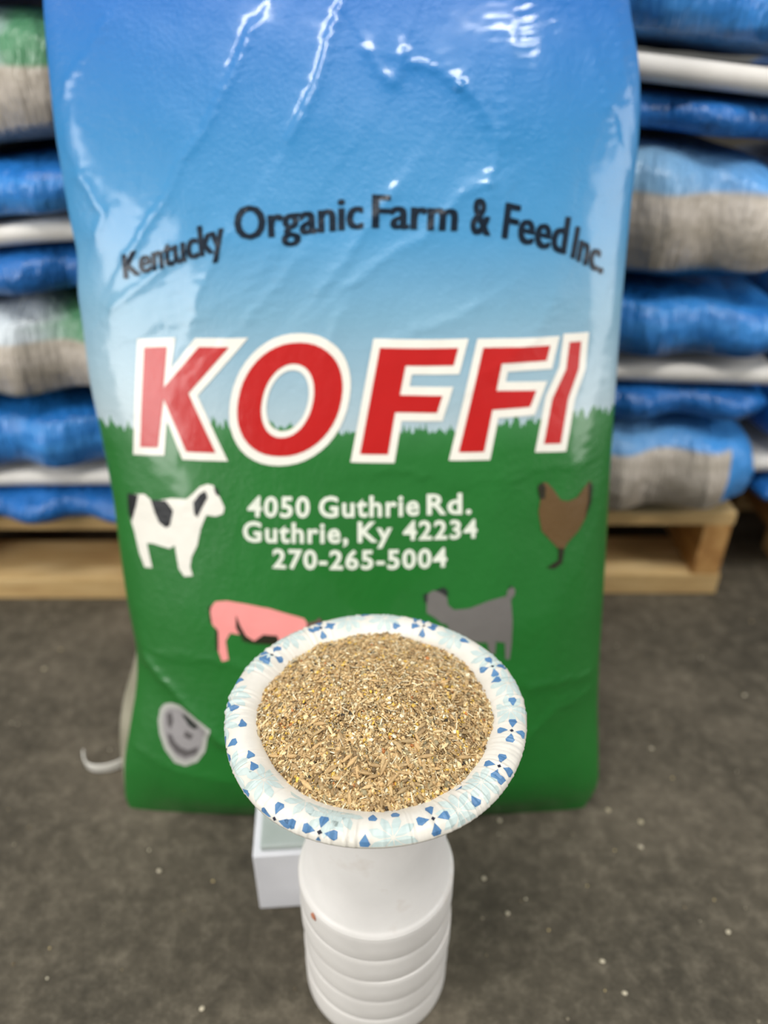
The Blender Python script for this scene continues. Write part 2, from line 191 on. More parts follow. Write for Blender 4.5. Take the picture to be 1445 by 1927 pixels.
BG = srgb(176, 166, 150); BG2 = srgb(208, 198, 186); GR = srgb(84, 138, 100); WH = srgb(205, 214, 218)
M_blue = stack_mat('blue_film', BL2, BL, BL, BL2, BL_SHADE, .25, .8)
M_dark = stack_mat('shaded_blue_film', BL, BL, srgb(30, 92, 158), BL, BL_SHADE, .2, .9)  # darker copy of the blue film, underside shade put into its colour
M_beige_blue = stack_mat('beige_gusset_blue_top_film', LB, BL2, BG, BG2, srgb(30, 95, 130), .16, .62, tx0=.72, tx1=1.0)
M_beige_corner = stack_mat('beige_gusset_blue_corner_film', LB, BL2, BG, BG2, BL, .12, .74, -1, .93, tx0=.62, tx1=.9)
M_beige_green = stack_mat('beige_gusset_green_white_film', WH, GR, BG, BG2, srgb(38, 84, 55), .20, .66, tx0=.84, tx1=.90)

SAG = (-.27, .022, .2)
def sag(x, z):
    c, amp, w_ = SAG
    return amp * np.clip((z - .137) / .32, 0, 2) * (1 - np.exp(-((x - c) / w_) ** 2))
def pillow(name, x0, x1, y0, y1, z0, z1, mat, droop=0, side=.5, seed=0, yaw=0):
    nx, ny = 56, 40; rs = np.random.default_rng(seed)
    sx, sy, sz = (x1 - x0) / 2, (y1 - y0) / 2, (z1 - z0) / 2
    ph = rs.uniform(0, 6.28, 12)
    U = np.sin(np.linspace(-1, 1, nx) * math.pi / 2) * .45 + np.linspace(-1, 1, nx) * .55
    V = np.sin(np.linspace(-1, 1, ny) * math.pi / 2) * .45 + np.linspace(-1, 1, ny) * .55
    u, w_ = np.meshgrid(U, V)
    TT = (1 - np.abs(u) ** 7) * (1 - np.abs(w_) ** 5)
    wob = .012 * np.sin(5 * u + ph[0]) * np.sin(3 * w_ + ph[1]) + .03 * np.sin(13 * u + 5 * w_ + ph[2]) + .02 * np.sin(23 * u - 7 * w_ + ph[3])
    edge_in = .012 * np.sin(3 * u * sx * 20 + ph[4]) * np.abs(w_) ** 4
    X = u * sx * (1 - .03 * np.abs(w_) ** 6); Y = w_ * (sy + edge_in)
    verts, faces = [], []
    for sgn in (1, -1):
        T = TT ** (side if sgn > 0 else side * .62)
        Z = sz * T * (sgn * (1 - .04) + wob * .8 * T)
        Z = Z - sag(X + (x0 + x1) / 2, Z + (z0 + z1) / 2)
        verts += list(zip(X.ravel(), Y.ravel(), Z.ravel()))
    N = nx * ny
    for j in range(ny - 1):
        for i in range(nx - 1):
            a = j * nx + i; faces.append((a, a + 1, a + nx + 1, a + nx)); faces.append((N + a, N + a + nx, N + a + nx + 1, N + a + 1))
    o = mesh_obj(name, verts, faces, mat)
    bm = bmesh.new(); bm.from_mesh(o.data); bmesh.ops.remove_doubles(bm, verts=bm.verts, dist=.0004); bm.to_mesh(o.data); bm.free()
    o.data.polygons.foreach_set('use_smooth', [True] * len(o.data.polygons))
    o.location = ((x0 + x1) / 2, (y0 + y1) / 2, (z0 + z1) / 2); o.rotation_euler.z = yaw
    return o
t = NT('white_slip_board')
slip_mat = t.fin(t.ramp(t.noise(t.coord('Object'), 9, 4), [(.3, srgb(205, 200, 192)), (.7, srgb(232, 228, 220))]), .5)
def slip(x0, x1, y0, y1, z, th, droop, label, group):
    """padded white sheet with a rounded lip along its edges, sagging with the bags"""
    n = 40; v, f = [], []; m = 12
    for i in range(n + 1):
        x = x0 + (x1 - x0) * i / n; dz = -float(sag(x, z))
        ring = []
        for k in range(m):
            a = 2 * math.pi * k / m
            yy = (y0 + th / 2 if math.cos(a) < 0 else y1 - th / 2) + math.cos(a) * th / 2
            ring.append((x, yy, z + dz + math.sin(a) * th / 2))
        v += ring
    for i in range(n):
        for k in range(m):
            k2 = (k + 1) % m; f.append((i * m + k, i * m + k2, (i + 1) * m + k2, (i + 1) * m + k))
    f.append(tuple(range(m))); f.append(tuple(n * m + k for k in reversed(range(m))))
    return tag(mesh_obj('slip_sheet', v, f, slip_mat), label, 'slip sheet', group)

# left stack: x -.87..-.27 ; right stack x -.19...43
GL, GRP = 'feed bags stacked on the left pallet', 'feed bags stacked on the right pallet'
LX0, LX1, RX0, RX1 = -.90, -.27, -.20, .425
FL, FR = .768, .778
layers_left = [
 (.1265, .166, M_dark, 'flattened dark blue feed bag resting directly on the left pallet', .30, 0),
 (.187, .275, M_blue, 'bright blue feed bag between the lower white sheet and a beige-sided bag, left stack', .30, 0),
 (.275, .392, M_beige_green, 'beige-sided feed bag with white and green top, lower of the two in the left stack', .27, .0),
 (.392, .444, M_dark, 'dark blue feed bag just under the upper white sheet of the left stack', .30, .22),
 (.466, .525, M_blue, 'blue feed bag just above the upper white sheet of the left stack', .30, .22),
 (.526, .652, M_beige_green, 'tall beige-sided feed bag with dark green underside, high in the left stack', .3, .12),
 (.657, .74, M_blue, 'topmost blue feed bag of the left stack', .30, .05)]
SAG = (-.27, .024, .2)
for k, (z0, z1, m, lab, sd, dr) in enumerate(layers_left):
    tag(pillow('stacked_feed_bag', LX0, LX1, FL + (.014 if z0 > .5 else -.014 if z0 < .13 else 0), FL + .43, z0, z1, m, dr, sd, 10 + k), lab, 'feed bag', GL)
slip(LX0 - .01, LX1 + .005, FL + .010, FL + .43, .177, .018, .0, 'lower white slip sheet of the left stack', 'white slip sheets between bag layers')
slip(LX0 - .01, LX1 + .005, FL + .010, FL + .43, .455, .020, .35, 'upper white slip sheet of the left stack', 'white slip sheets between bag layers')
layers_right = [
 (.1265, .252, M_beige_corner, 'beige-sided feed bag with blue corner lying on the right pallet', .30, 0),
 (.253, .297, M_dark, 'dark blue feed bag just under the lower white sheet of the right stack', .30, .06),
 (.322, .402, M_blue, 'bright blue feed bag resting on the lower white sheet of the right stack', .30, .06),
 (.403, .545, M_beige_blue, 'beige-sided feed bag with pale blue top, middle of the right stack', .30, .0),
 (.546, .586, M_dark, 'deep blue feed bag just under the upper white sheet of the right stack', .30, .1),
 (.618, .70, M_blue, 'blue feed bag above the upper white sheet of the right stack', .30, .15)]
SAG = (.10, .021, .25)
for k, (z0, z1, m, lab, sd, dr) in enumerate(layers_right):
    x1 = RX1 + (.03 if z0 > .5 else -.018 if z0 > .4 else .012)
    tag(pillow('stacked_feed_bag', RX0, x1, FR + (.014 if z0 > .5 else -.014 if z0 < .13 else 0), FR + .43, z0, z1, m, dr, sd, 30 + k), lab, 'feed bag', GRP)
slip(RX0 - .01, RX1 + .005, FR + .010, FR + .43, .308, .021, .25, 'lower white slip sheet of the right stack', 'white slip sheets between bag layers')
slip(RX0 - .01, RX1 + .035, FR + .010, FR + .43, .601, .024, .45, 'upper white slip sheet of the right stack', 'white slip sheets between bag layers')
# a further stack standing back to the right
SAG = (.8, 0, 1)
BX0, BX1, FB = .447, 1.07, .80
for k, (z0, z1, m, lab) in enumerate([
 (.1265, .168, M_dark, 'flattened blue feed bag on the pallet of the stack at the far right edge'),
 (.192, .295, M_dark, 'dark blue feed bag on the white sheet of the stack at the far right edge'),
 (.296, .40, M_blue, 'third blue feed bag up in the stack at the far right edge'),
 (.401, .50, M_dark, 'fourth feed bag up, deep blue, in the stack at the far right edge'),
 (.501, .61, M_dark, 'fifth feed bag up, deep blue, in the stack at the far right edge'),
 (.611, .71, M_blue, 'topmost blue feed bag of the stack at the far right edge')]):
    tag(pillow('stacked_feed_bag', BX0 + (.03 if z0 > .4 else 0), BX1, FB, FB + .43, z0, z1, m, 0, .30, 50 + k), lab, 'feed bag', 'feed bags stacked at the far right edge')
slip(BX0 - .005, BX1, FB + .010, FB + .43, .178, .020, 0, 'white slip sheet of the stack at the far right edge', 'white slip sheets between bag layers')

# ---------------- pallets ----------------
t = NT('raw_pine'); co = t.coord('Object', (2, 14, 14)); ng = t.noise(co, 3, 5, .6)
pine = t.fin(t.ramp(ng, [(.25, srgb(168, 132, 84)), (.5, srgb(205, 172, 118)), (.75, srgb(226, 200, 150))]), .75, t.bump(ng, .001, .4), .25)
t = NT('raw_pine_stringer'); co = t.coord('Object', (14, 2, 14)); ng = t.noise(co, 3, 5, .6)
pine2 = t.fin(t.ramp(ng, [(.25, srgb(150, 104, 58)), (.5, srgb(190, 142, 84)), (.75, srgb(210, 168, 108))]), .75, t.bump(ng, .001, .4), .25)
def pallet(x0, x1, y0, y1, label, top=.1245):
    r = thing('pallet', ((x0 + x1) / 2, (y0 + y1) / 2, 0)); tag(r, label, 'pallet', 'wooden pallets under the bag stacks')
    W, D = x1 - x0, y1 - y0; bt, bb, sw = .018, .031, .034
    nb = 5; bw = D / nb * .82
    for k in range(nb):
        o = from_bm('deck_board', box_bm(W, bw, bt, .0015), pine, r)
        o.location = (random.uniform(-.002, .002), -D / 2 + bw / 2 + k * (D - bw) / (nb - 1), top - bt / 2)
    hs = top - bt - bb - .0008
    for k in range(3):
        o = from_bm('stringer', box_bm(sw, D, hs, .0015), pine2, r)
        o.location = ((-1 + k) * (W / 2 - sw / 2 - .003), 0, bb + hs / 2 + .0004)
    for k in range(3):
        o = from_bm('bottom_board', box_bm(W, bw * 1.15, bb, .0015), pine, r)
        o.location = (0, -D / 2 + bw * .575 + k * (D - bw * 1.15) / 2, bb / 2 + .0005)
    return r
pallet(-.90, -.265, .781, 1.246, 'light pine pallet under the left stack, its front boards left of the big bag')
pallet(-.21, .430, .791, 1.256, 'light pine pallet under the right stack with its end stringer showing')
pallet(.535, 1.10, .815, 1.26, 'pine pallet under the stack at the far right edge')

# ---------------- the big feed bag ----------------
NU, NH, HTOP = 200, 300, .775
hs_ = np.linspace(.0006, HTOP, NH)
hs_[:14] = .0006 + np.linspace(0, 1, 14) ** 1.5 * (hs_[14] - .0006) * 13 / 14
us = np.sin(np.linspace(-1, 1, NU) * math.pi / 2) * .35 + np.linspace(-1, 1, NU) * .65
UU, HH = np.meshgrid(us, hs_)
l_, r_ = bag_xl(HH), bag_xr(HH)
XX = (l_ + r_) / 2 + UU * (r_ - l_) / 2
def fbm(x, y, seed, oct=4, sc=1.):
    rs = np.random.default_rng(seed); out = np.zeros_like(x)
    for o in range(oct):
        for _ in range(4):
            a = rs.uniform(0, 6.28); k = sc * 2 ** o
            out += np.sin(k * (x * math.cos(a) + y * math.sin(a)) * 6.28 + rs.uniform(0, 6.28)) / (1.9 ** o) / 4
    return out
def seg_dist(px, py, a, b):
    ax, ay = a; bx, by = b; dx, dy = bx - ax, by - ay
    tt = np.clip(((px - ax) * dx + (py - ay) * dy) / (dx * dx + dy * dy + 1e-12), 0, 1)
    ex, ey = px - ax - tt * dx, py - ay - tt * dy
    side = np.sign(ex * dy - ey * dx + 1e-9)
    return np.hypot(ex, ey), side, tt
def wrinkles(x, h):
    out = np.zeros_like(x)
    jx = x + .0016 * fbm(x, h, 3, 3, 22); jh = h + .0016 * fbm(x, h, 4, 3, 22)
    for pts, amp, wd in DATA['wr']:
        best = np.full(x.shape, 9.); bs = np.zeros_like(x)
        wd = wd * .62; amp = amp * .72
        for a, b in zip(pts[:-1], pts[1:]):
            d, s_, _ = seg_dist(jx, jh, a, b)
            m = d < best; best = np.where(m, d, best); bs = np.where(m, s_, bs)
        k1 = np.where(bs > 0, 1.5, 5.5) * wd
        crest = np.exp(-best / k1) * (1 - .0 * best)
        out += amp * .80 * crest + amp * .34 * np.exp(-(best / (.75 * wd)) ** 2) + .00042 * np.exp(-best / (1.5 * wd)) * fbm(x, h, 77, 2, 130)
    fade = np.clip((h - .2) / .25, .25, 1)
    # broad slack folds, running diagonally in the loose upper film
    q = (x * .8 + h * .45); p = (-x * .45 + h * .8)
    out += .0019 * fade * fbm(q * 1., p * .35, 11, 2, 8) + .00022 * fbm(x, h, 12, 3, 22)
    return out
l1, r1 = bag_xl(HH), bag_xr(HH)
edgefade = np.clip((1 - np.abs(UU)) / .05, 0, 1)
YF = bag_front(XX, HH) - wrinkles(XX, HH) * edgefade
# shallow fold lip at the lower left corner tuck
TOPF = np.clip((HH - .70) / .07, 0, 1)
YB = smooth_tab(EDGE_Y, HH) + smooth_tab(GUSSET, HH) + smooth_tab(BULGE, HH) * .62 * (1 - np.abs(UU) ** 2.4) ** .75 + .0012 * fbm(XX, HH, 21, 3, 9) * edgefade
YB = np.minimum(YB, .774); YB = np.maximum(YB, YF + .002)
GN = 9
print_mat_t = NT('printed_sky_and_grass_film'); t = print_mat_t
g = t.node('ShaderNodeTexCoord'); s3 = t.node('ShaderNodeSeparateXYZ'); t.link(g.outputs['Object'], s3.inputs[0])
sky = t.ramp(t.math('MULTIPLY', s3.outputs[2], 1.25), [
    (.30 * 1.25, srgb(194, 200, 196)), (.37 * 1.25, srgb(154, 179, 189)), (.43 * 1.25, srgb(114, 160, 184)),
    (.485 * 1.25, srgb(66, 140, 186)), (.55 * 1.25, srgb(34, 122, 178)), (.64 * 1.25, srgb(16, 104, 180)), (.76 * 1.25, srgb(12, 92, 182))])
gv = t.noise(t.coord('Object', (230, 1, 9)), 1, 2, .6); gv2 = t.noise(t.coord('Object', (22, 1, 2)), 1, 2)
# printed grass line (height as a function of x), jagged by the blades
xc = s3.outputs[0]
line = t.node('ShaderNodeFloatCurve'); line.inputs[0].default_value = 1
t.link(t.math('MULTIPLY_ADD', xc, 2., .5), line.inputs[1])
cv = line.mapping.curves[0]; G = DATA['grass']
cv.points[0].location = (0, G[0][1]); cv.points[1].location = (1, G[-1][1])
for gx, gh in G: cv.points.new(min(max(gx * 2 + .5, .01), .99), gh)
line.mapping.update()
edge = t.math('ADD', line.outputs[0], t.math('MULTIPLY_ADD', gv, .030, -.015))
edge = t.math('ADD', edge, t.math('MULTIPLY_ADD', gv2, .012, -.006))
isg = t.math('LESS_THAN', s3.outputs[2], edge)
near = t.ramp(t.math('MULTIPLY_ADD', t.math('SUBTRACT', line.outputs[0], s3.outputs[2]), 12., .5), [(.2, srgb(70, 130, 80)), (.75, srgb(24, 104, 34))])
grs = t.mix(.25, near, t.ramp(t.noise(t.coord('Object', (4, 1, 3)), 2, 3), [(.3, srgb(20, 88, 26)), (.7, srgb(36, 128, 48))]))
film = t.mix(isg, sky, grs)
cr = t.noise(t.coord('Object', (70, 30, 45)), 2.2, 5, .65)
weave = t.noise(t.coord('Object', (420, 420, 420)), 1, 1)
tuck = t.noise(t.coord('Object', (16, 4, 7)), 1.5, 4)
nb = t.bump(cr, .0016, .28); nb = t.bump(weave, .0008, .5, nb); nb = t.bump(tuck, .008, .22, nb)
film_mat = t.fin(film, .38, nb, .36, .6)
def ink(name, col, rough=.32):
    t = NT(name)
    cr = t.noise(t.coord('Object', (70, 30, 45)), 2.2, 5, .65); weave = t.noise(t.coord('Object', (420, 420, 420)), 1, 1)
    n5 = t.noise(t.coord('Object'), 60, 3)
    c2 = t.mix(n5, tuple(x * .93 for x in col[:3]) + (1,), tuple(min(1, x * 1.05) for x in col[:3]) + (1,))
    return t.fin(c2, rough, t.bump(weave, .0006, .35, t.bump(cr, .0016, .28)), .38, .4)
t = NT('beige_woven_gusset'); co = t.coord('Object')
gus_mat = t.fin(t.ramp(t.noise(co, 30, 4), [(.3, srgb(132, 128, 108)), (.7, srgb(165, 160, 140))]), .5, t.bump(t.noise(co, 400, 1), .0006, .3), .4)

bag_root = thing('feed_bag', (0, .50, 0))
tag(bag_root, 'large upright glossy blue and green feed sack with big red lettering, behind the bowl', 'feed bag')
OFF = Vector((0, -.50, 0))
def P(x, y, z): return (x, y - .50, z)
v, f = [], []
for j in range(NH):
    for i in range(NU): v.append(P(XX[j, i], YF[j, i], HH[j, i]))
for j in range(NH - 1):
    for i in range(NU - 1):
        a = j * NU + i; f.append((a, a + 1, a + NU + 1, a + NU))
front = mesh_obj('front_panel', v, f, film_mat, bag_root)
v = [P(XX[j, i], YB[j, i], HH[j, i]) for j in range(NH) for i in range(NU)]
f = [(a, a + NU, a + NU + 1, a + 1) for j in range(NH - 1) for i in range(NU - 1) for a in (j * NU + i,)]
# floor closing strip and sewn top closing strip
n0 = len(v); v += [P(XX[0, i], YF[0, i], HH[0, i]) for i in range(NU)]
for i in range(NU - 1): f.append((i, i + 1, n0 + i + 1, n0 + i))
n1_ = len(v); v += [P(XX[-1, i], YF[-1, i], HH[-1, i]) for i in range(NU)]
tb = (NH - 1) * NU
for i in range(NU - 1): f.append((tb + i, n1_ + i, n1_ + i + 1, tb + i + 1))
mesh_obj('back_panel', v, f, film_mat, bag_root)
for sgn, col in ((-1, 0), (1, NU - 1)):
    v, f = [], []
    for j in range(NH):
        h = hs_[j]
        low = math.exp(-((h - .085) / .055) ** 2) if sgn < 0 else math.exp(-((h - .10) / .08) ** 2) * .35
        b = .0125 * low + .0015
        for k in range(GN):
            q = k / (GN - 1)
            y = YF[j, col] * (1 - q) + YB[j, col] * q
            v.append(P(XX[j, col] + sgn * b * math.sin(math.pi * q), y, h))
    for j in range(NH - 1):
        for k in range(GN - 1):
            a = j * GN + k; fc = (a, a + 1, a + GN + 1, a + GN); f.append(fc if sgn > 0 else fc[::-1])
    o = mesh_obj('side_gusset', v, f, gus_mat if sgn < 0 else film_mat, bag_root)
    if sgn < 0: tag(o, 'beige side gusset showing at the lower left')
# sewn closure tape on top
v, f = [], []
for i in range(NU):
    x = XX[-1, i]; yc = (YF[-1, i] + YB[-1, i]) / 2
    for dy, dz in ((-.0035, -.016), (-.0035, .006), (.0035, .006), (.0035, -.016)): v.append(P(x, yc + dy + .0, HTOP + dz))
for i in range(NU - 1):
    for k in range(4):
        k2 = (k + 1) % 4; f.append((i * 4 + k, i * 4 + k2, i * 4 + 4 + k2, i * 4 + 4 + k))
tape_mat = ink('white_crepe_tape', srgb(225, 222, 212), .7)
mesh_obj('closure_tape', v, f, tape_mat, bag_root, smooth=False)

def surf_y(x, h):
    """y of the front mesh at (x, h), read off the mesh's own grid"""
    j = int(np.clip(np.searchsorted(hs_, h) - 1, 0, NH - 2)); tj = (h - hs_[j]) / (hs_[j + 1] - hs_[j])
    out = 0
    for jj, w1 in ((j, 1 - tj), (j + 1, tj)):
        row = XX[jj]; i = int(np.clip(np.searchsorted(row, x) - 1, 0, NU - 2)); ti = min(max((x - row[i]) / (row[i + 1] - row[i]), 0), 1)
        out += w1 * (YF[jj, i] * (1 - ti) + YF[jj, i + 1] * ti)
    return out
def print_part(name, polys, mat, layer=1, loops=None):
    """flat print: triangulated outlines cut on the film's grid and laid onto it"""
    bm = bmesh.new()
    for poly in polys:
        rings = poly if isinstance(poly[0][0], (list, tuple)) else [poly]
        rings = [[Vector((p[0], p[1], 0)) for p in r] for r in rings]
        flat = [p for r in rings for p in r]
        vs = [bm.verts.new(p) for p in flat]
        for tri in tessellate_polygon(rings):
            try: bm.faces.new([vs[i] for i in tri])
            except ValueError: pass
    return lay(name, bm, mat, layer)
def lay(name, bm, mat, layer):
    bmesh.ops.remove_doubles(bm, verts=bm.verts, dist=1e-7)
    xs = [p.co.x for p in bm.verts]; ys = [p.co.y for p in bm.verts]
    st = .0027
    for k in range(math.ceil(min(xs) / st), math.ceil(max(xs) / st)):
        bmesh.ops.bisect_plane(bm, geom=bm.verts[:] + bm.edges[:] + bm.faces[:], plane_co=(k * st, 0, 0), plane_no=(1, 0, 0), dist=1e-7)
    for h in hs_:
        if min(ys) < h < max(ys):
            bmesh.ops.bisect_plane(bm, geom=bm.verts[:] + bm.edges[:] + bm.faces[:], plane_co=(0, h, 0), plane_no=(0, 1, 0), dist=1e-7)
    bmesh.ops.triangulate(bm, faces=bm.faces[:])
    for q in bm.verts:
        x, h = q.co.x, q.co.y
        q.co = P(x, surf_y(x, h) - .00032 * layer - .0003, h)
    bmesh.ops.recalc_face_normals(bm, faces=bm.faces[:])
    fl = [fc for fc in bm.faces if fc.normal.y > 0]
    bmesh.ops.reverse_faces(bm, faces=fl)
    return from_bm(name, bm, mat, bag_root, True)
def outline(poly, d):
    """quads around a polygon, mitred, as its white keyline"""
    n = len(poly); area = sum(poly[i][0] * poly[(i + 1) % n][1] - poly[(i + 1) % n][0] * poly[i][1] for i in range(n))
    sg = 1 if area > 0 else -1; off = []
    for i in range(n):
        a, b, c_ = (Vector(poly[k % n]) for k in (i - 1, i, i + 1))
        n1 = Vector(((b - a).y, -(b - a).x)).normalized() * sg; n2 = Vector(((c_ - b).y, -(c_ - b).x)).normalized() * sg
        m = (n1 + n2); m = m / max(m.length_squared, .5) * 2 * d
        off.append(b + m)
    return [[poly[i], poly[(i + 1) % n], tuple(off[(i + 1) % n]), tuple(off[i])] for i in range(n)]
M_red = ink('red_ink', srgb(182, 14, 10)); M_white = ink('white_ink', srgb(232, 228, 216)); M_black = ink('black_ink', srgb(14, 16, 20))
M_pink = ink('pink_ink', srgb(240, 150, 145)); M_brown = ink('brown_ink', srgb(98, 74, 42)); M_dbrown = ink('dark_brown_ink', srgb(38, 36, 20))
M_grey = ink('grey_ink', srgb(112, 108, 104)); M_dgrey = ink('dark_grey_ink', srgb(40, 46, 42)); M_seal = ink('pale_grey_ink', srgb(176, 176, 168)); M_snout = ink('snout_ink', srgb(105, 80, 75))
M_addr = ink('cream_ink', srgb(226, 230, 214)); M_navy = ink('blue_black_ink', srgb(5, 24, 40)); M_navy.node_tree.nodes['Principled BSDF'].inputs['Coat Weight'].default_value = .15; M_navy.node_tree.nodes['Principled BSDF'].inputs['Specular IOR Level'].default_value = .25
letters = {'K': DATA['K'], 'F': DATA['F1'], 'F2': DATA['F2'], 'I': DATA['I']}
for key, poly in letters.items():
    rt = print_part('logo_letter', [poly], M_red, 2); tag(rt, 'red letter %s with white outline' % key[0])
    ol = print_part('letter_outline', outline(poly, .0062) + [poly], M_white, 1); ol.parent = rt
rt = print_part('logo_letter', [DATA['O']], M_red, 2); tag(rt, 'red letter O with white outline')
def ringq(a, b): n = len(a); return [[a[i], a[(i + 1) % n], b[(i + 1) % n], b[i]] for i in range(n)]
ol = print_part('letter_outline', ringq(DATA['Ow'][0], DATA['Ow'][1]), M_white, 1); ol.parent = rt

def text_bm(word, bold, cond=1.0):
    cu = bpy.data.curves.new('tmp', 'FONT'); cu.body = word; cu.offset = bold; cu.resolution_u = 3; cu.space_character = cond
    o = bpy.data.objects.new('tmp', cu); COL.objects.link(o)
    dg = bpy.context.evaluated_depsgraph_get(); dg.update(); me = bpy.data.meshes.new_from_object(o.evaluated_get(dg))
    bm = bmesh.new(); bm.from_mesh(me)
    bpy.data.objects.remove(o); bpy.data.curves.remove(cu); bpy.data.meshes.remove(me)
    return bm
def words(name, items, mat, bold, layer=1, label=None, cond=1.0, thick=0):
    big = bmesh.new(); CAP = .73
    for word, bl, br, tr, tl in items:
        bm = text_bm(word, bold, cond)
        x0 = min(q.co.x for q in bm.verts); x1 = max(q.co.x for q in bm.verts)
        cap = max(q.co.y for q in bm.verts if True); cap = min(cap, .73) if word[0] != '&' else cap
        for q in bm.verts:
            a = (q.co.x - x0) / (x1 - x0); b = q.co.y / cap
            lo = Vector(bl).lerp(Vector(br), a); hi = Vector(tl).lerp(Vector(tr), a)
            p = lo + (hi - lo) * b; q.co = (p.x, p.y, 0)
        me = bpy.data.meshes.new('t'); bm.to_mesh(me); bm.free(); big.from_mesh(me); bpy.data.meshes.remove(me)
    if thick:
        src_ = bpy.data.meshes.new('t'); big.to_mesh(src_)
        for dx in (-thick, thick):
            for q in src_.vertices: q.co.x += dx
            big.from_mesh(src_)
            for q in src_.vertices: q.co.x -= dx
        bpy.data.meshes.remove(src_)
    o = lay(name, big, mat, layer)
    if label: tag(o, label)
    return o
words('company_name', DATA['name'], M_navy, .010, 1, 'dark arched company name lettering', 1.02, .0009)
words('address_lettering', DATA['address'], M_addr, .028, 1, 'cream three-line address and telephone number', 1.12)
def animal(name, label, body, bm_, dark, dm):
    o = print_part(name, [body], bm_, 1); tag(o, label)
    for d in dark:
        q = print_part('dark_patch', [d], dm, 2); q.parent = o
    return o
animal('cow_print', 'printed black and white cow', DATA['cow'], M_white, DATA['cow_black'], M_black)
pg = animal('pig_print', 'printed pink pig', DATA['pig'], M_pink, DATA['pig_black'], M_dbrown)
q = print_part('snout_print', [DATA['pig_snout']], M_snout, 1); q.parent = pg
animal('goat_print', 'printed grey goat', DATA['goat'], M_grey, DATA['goat_dark'], M_dgrey)
animal('hen_print', 'printed brown hen', DATA['hen'], M_brown, DATA['hen_dark'], M_dbrown)
o = print_part('seal_print', [DATA['seal']], M_seal, 1); tag(o, 'pale round seal cut by the bottom fold')
q = print_part('seal_disc', [DATA['seal_in']], ink('lilac_grey_ink', srgb(150, 146, 146)), 2); q.parent = o
for d in DATA['seal_marks']:
    q = print_part('seal_mark', [d], M_dgrey if d is DATA['seal_marks'][0] else ink('seal_mark_ink', srgb(92, 88, 88)), 3); q.parent = o

# ---------------- loose end of white bag tape on the floor ----------------
pts = [(-.300, .525, .006), (-.297, .513, .004), (-.284, .506, .004), (-.266, .508, .005), (-.252, .515, .008), (-.243, .525, .012)]
cu = bpy.data.curves.new('bag_tape', 'CURVE'); cu.dimensions = '3D'; sp = cu.splines.new('NURBS'); sp.points.add(len(pts) - 1)
for k, p in enumerate(pts): sp.points[k].co = (*p, 1)
sp.use_endpoint_u = True; sp.order_u = 3; cu.resolution_u = 8; cu.extrude = .0045; cu.bevel_depth = .0008; cu.materials.append(tape_mat)
o_ = bpy.data.objects.new('tmpc', cu); COL.objects.link(o_); dg = bpy.context.evaluated_depsgraph_get(); dg.update()
me = bpy.data.meshes.new_from_object(o_.evaluated_get(dg)); bpy.data.objects.remove(o_)
zmin = min(q.co.z for q in me.vertices)
for q in me.vertices: q.co.z += .0008 - zmin
o = bpy.data.objects.new('bag_tape', me); COL.objects.link(o)
tag(o, 'short curled strip of white tape on the floor left of the big bag', 'tape')

# ---------------- white carton behind the cups ----------------
t = NT('white_paperboard'); co = t.coord('Object')
pb = t.fin(t.ramp(t.noise(co, 14, 3), [(.3, srgb(226, 226, 230)), (.7, srgb(240, 240, 244))]), .45, None, .5)
t = NT('frosted_liner'); co = t.coord('Object')
lin = t.fin(t.ramp(t.noise(co, 20, 3), [(.3, srgb(168, 178, 172)), (.7, srgb(190, 198, 194))]), .4)
ct = thing('carton', (-.0585, .402, 0)); tag(ct, 'small white paperboard carton with grey-green top on the floor behind the cups', 'carton')
ct.rotation_euler.z = R(4)
bm = box_bm(.094, .062, .071, .0015); o = from_bm('carton_body', bm, pb, ct); o.location = (0, 0, .0358)
bm = box_bm(.086, .058, .006, .002); o = from_bm('carton_lid', bm, lin, ct); o.location = (.002, .002, .0745)
tag(o, 'grey-green frosted lid')

# ---------------- stack of upside-down foam cups ----------------
t = NT('white_foam_plastic'); co = t.coord('Object')
sm = t.ramp(t.noise(co, 28, 4, .6), [(.35, srgb(238, 234, 228)), (.62, srgb(244, 240, 234)), (.78, srgb(230, 221, 211))])
cup_mat = t.fin(sm, .42, t.bump(t.noise(co, 90, 2), .0006, .25), .45)
cup_mat.node_tree.nodes['Principled BSDF'].inputs['Subsurface Weight'].default_value = .12
cup_mat.node_tree.nodes['Principled BSDF'].inputs['Subsurface Radius'].default_value = (.004, .004, .004)
CX, CY = -.0055, .324
t = NT('orange_stain'); st_mat = t.fin(t.ramp(t.noise(t.coord('Object'), 300, 2), [(.3, srgb(196, 120, 88)), (.7, srgb(216, 150, 118))]), .6)
def cup_profile():
    # from closed base (up) down to the rolled rim at z=0; outer then inner wall
    o = [(.0001, .1195), (.034, .1195), (.0372, .1190), (.0384, .1172), (.0504, .0138), (.0520, .0127), (.0533, .0113), (.0539, .0092), (.0540, .0050), (.0540, -.004), (.0540, -.0138), (.0538, -.0146), (.0532, -.0148)]
    i = [(.0526, -.0125), (.0512, -.0095), (.0509, .0), (.0490, .0095), (.0370, .1160), (.0340, .1172), (.0001, .1172)]
    return o + i
rims = [.1200, .0938, .0676, .0414, .0152]
names = ['topmost upside-down white foam cup, its whole tapered wall showing under the paper bowl', 'second white foam cup from the top, showing only its rim band', 'middle white foam cup of the nested stack, showing only its rim band', 'fourth white foam cup from the top, showing a rim band low in the stack', 'bottom white foam cup standing on the floor under the other cups']
cup0 = None
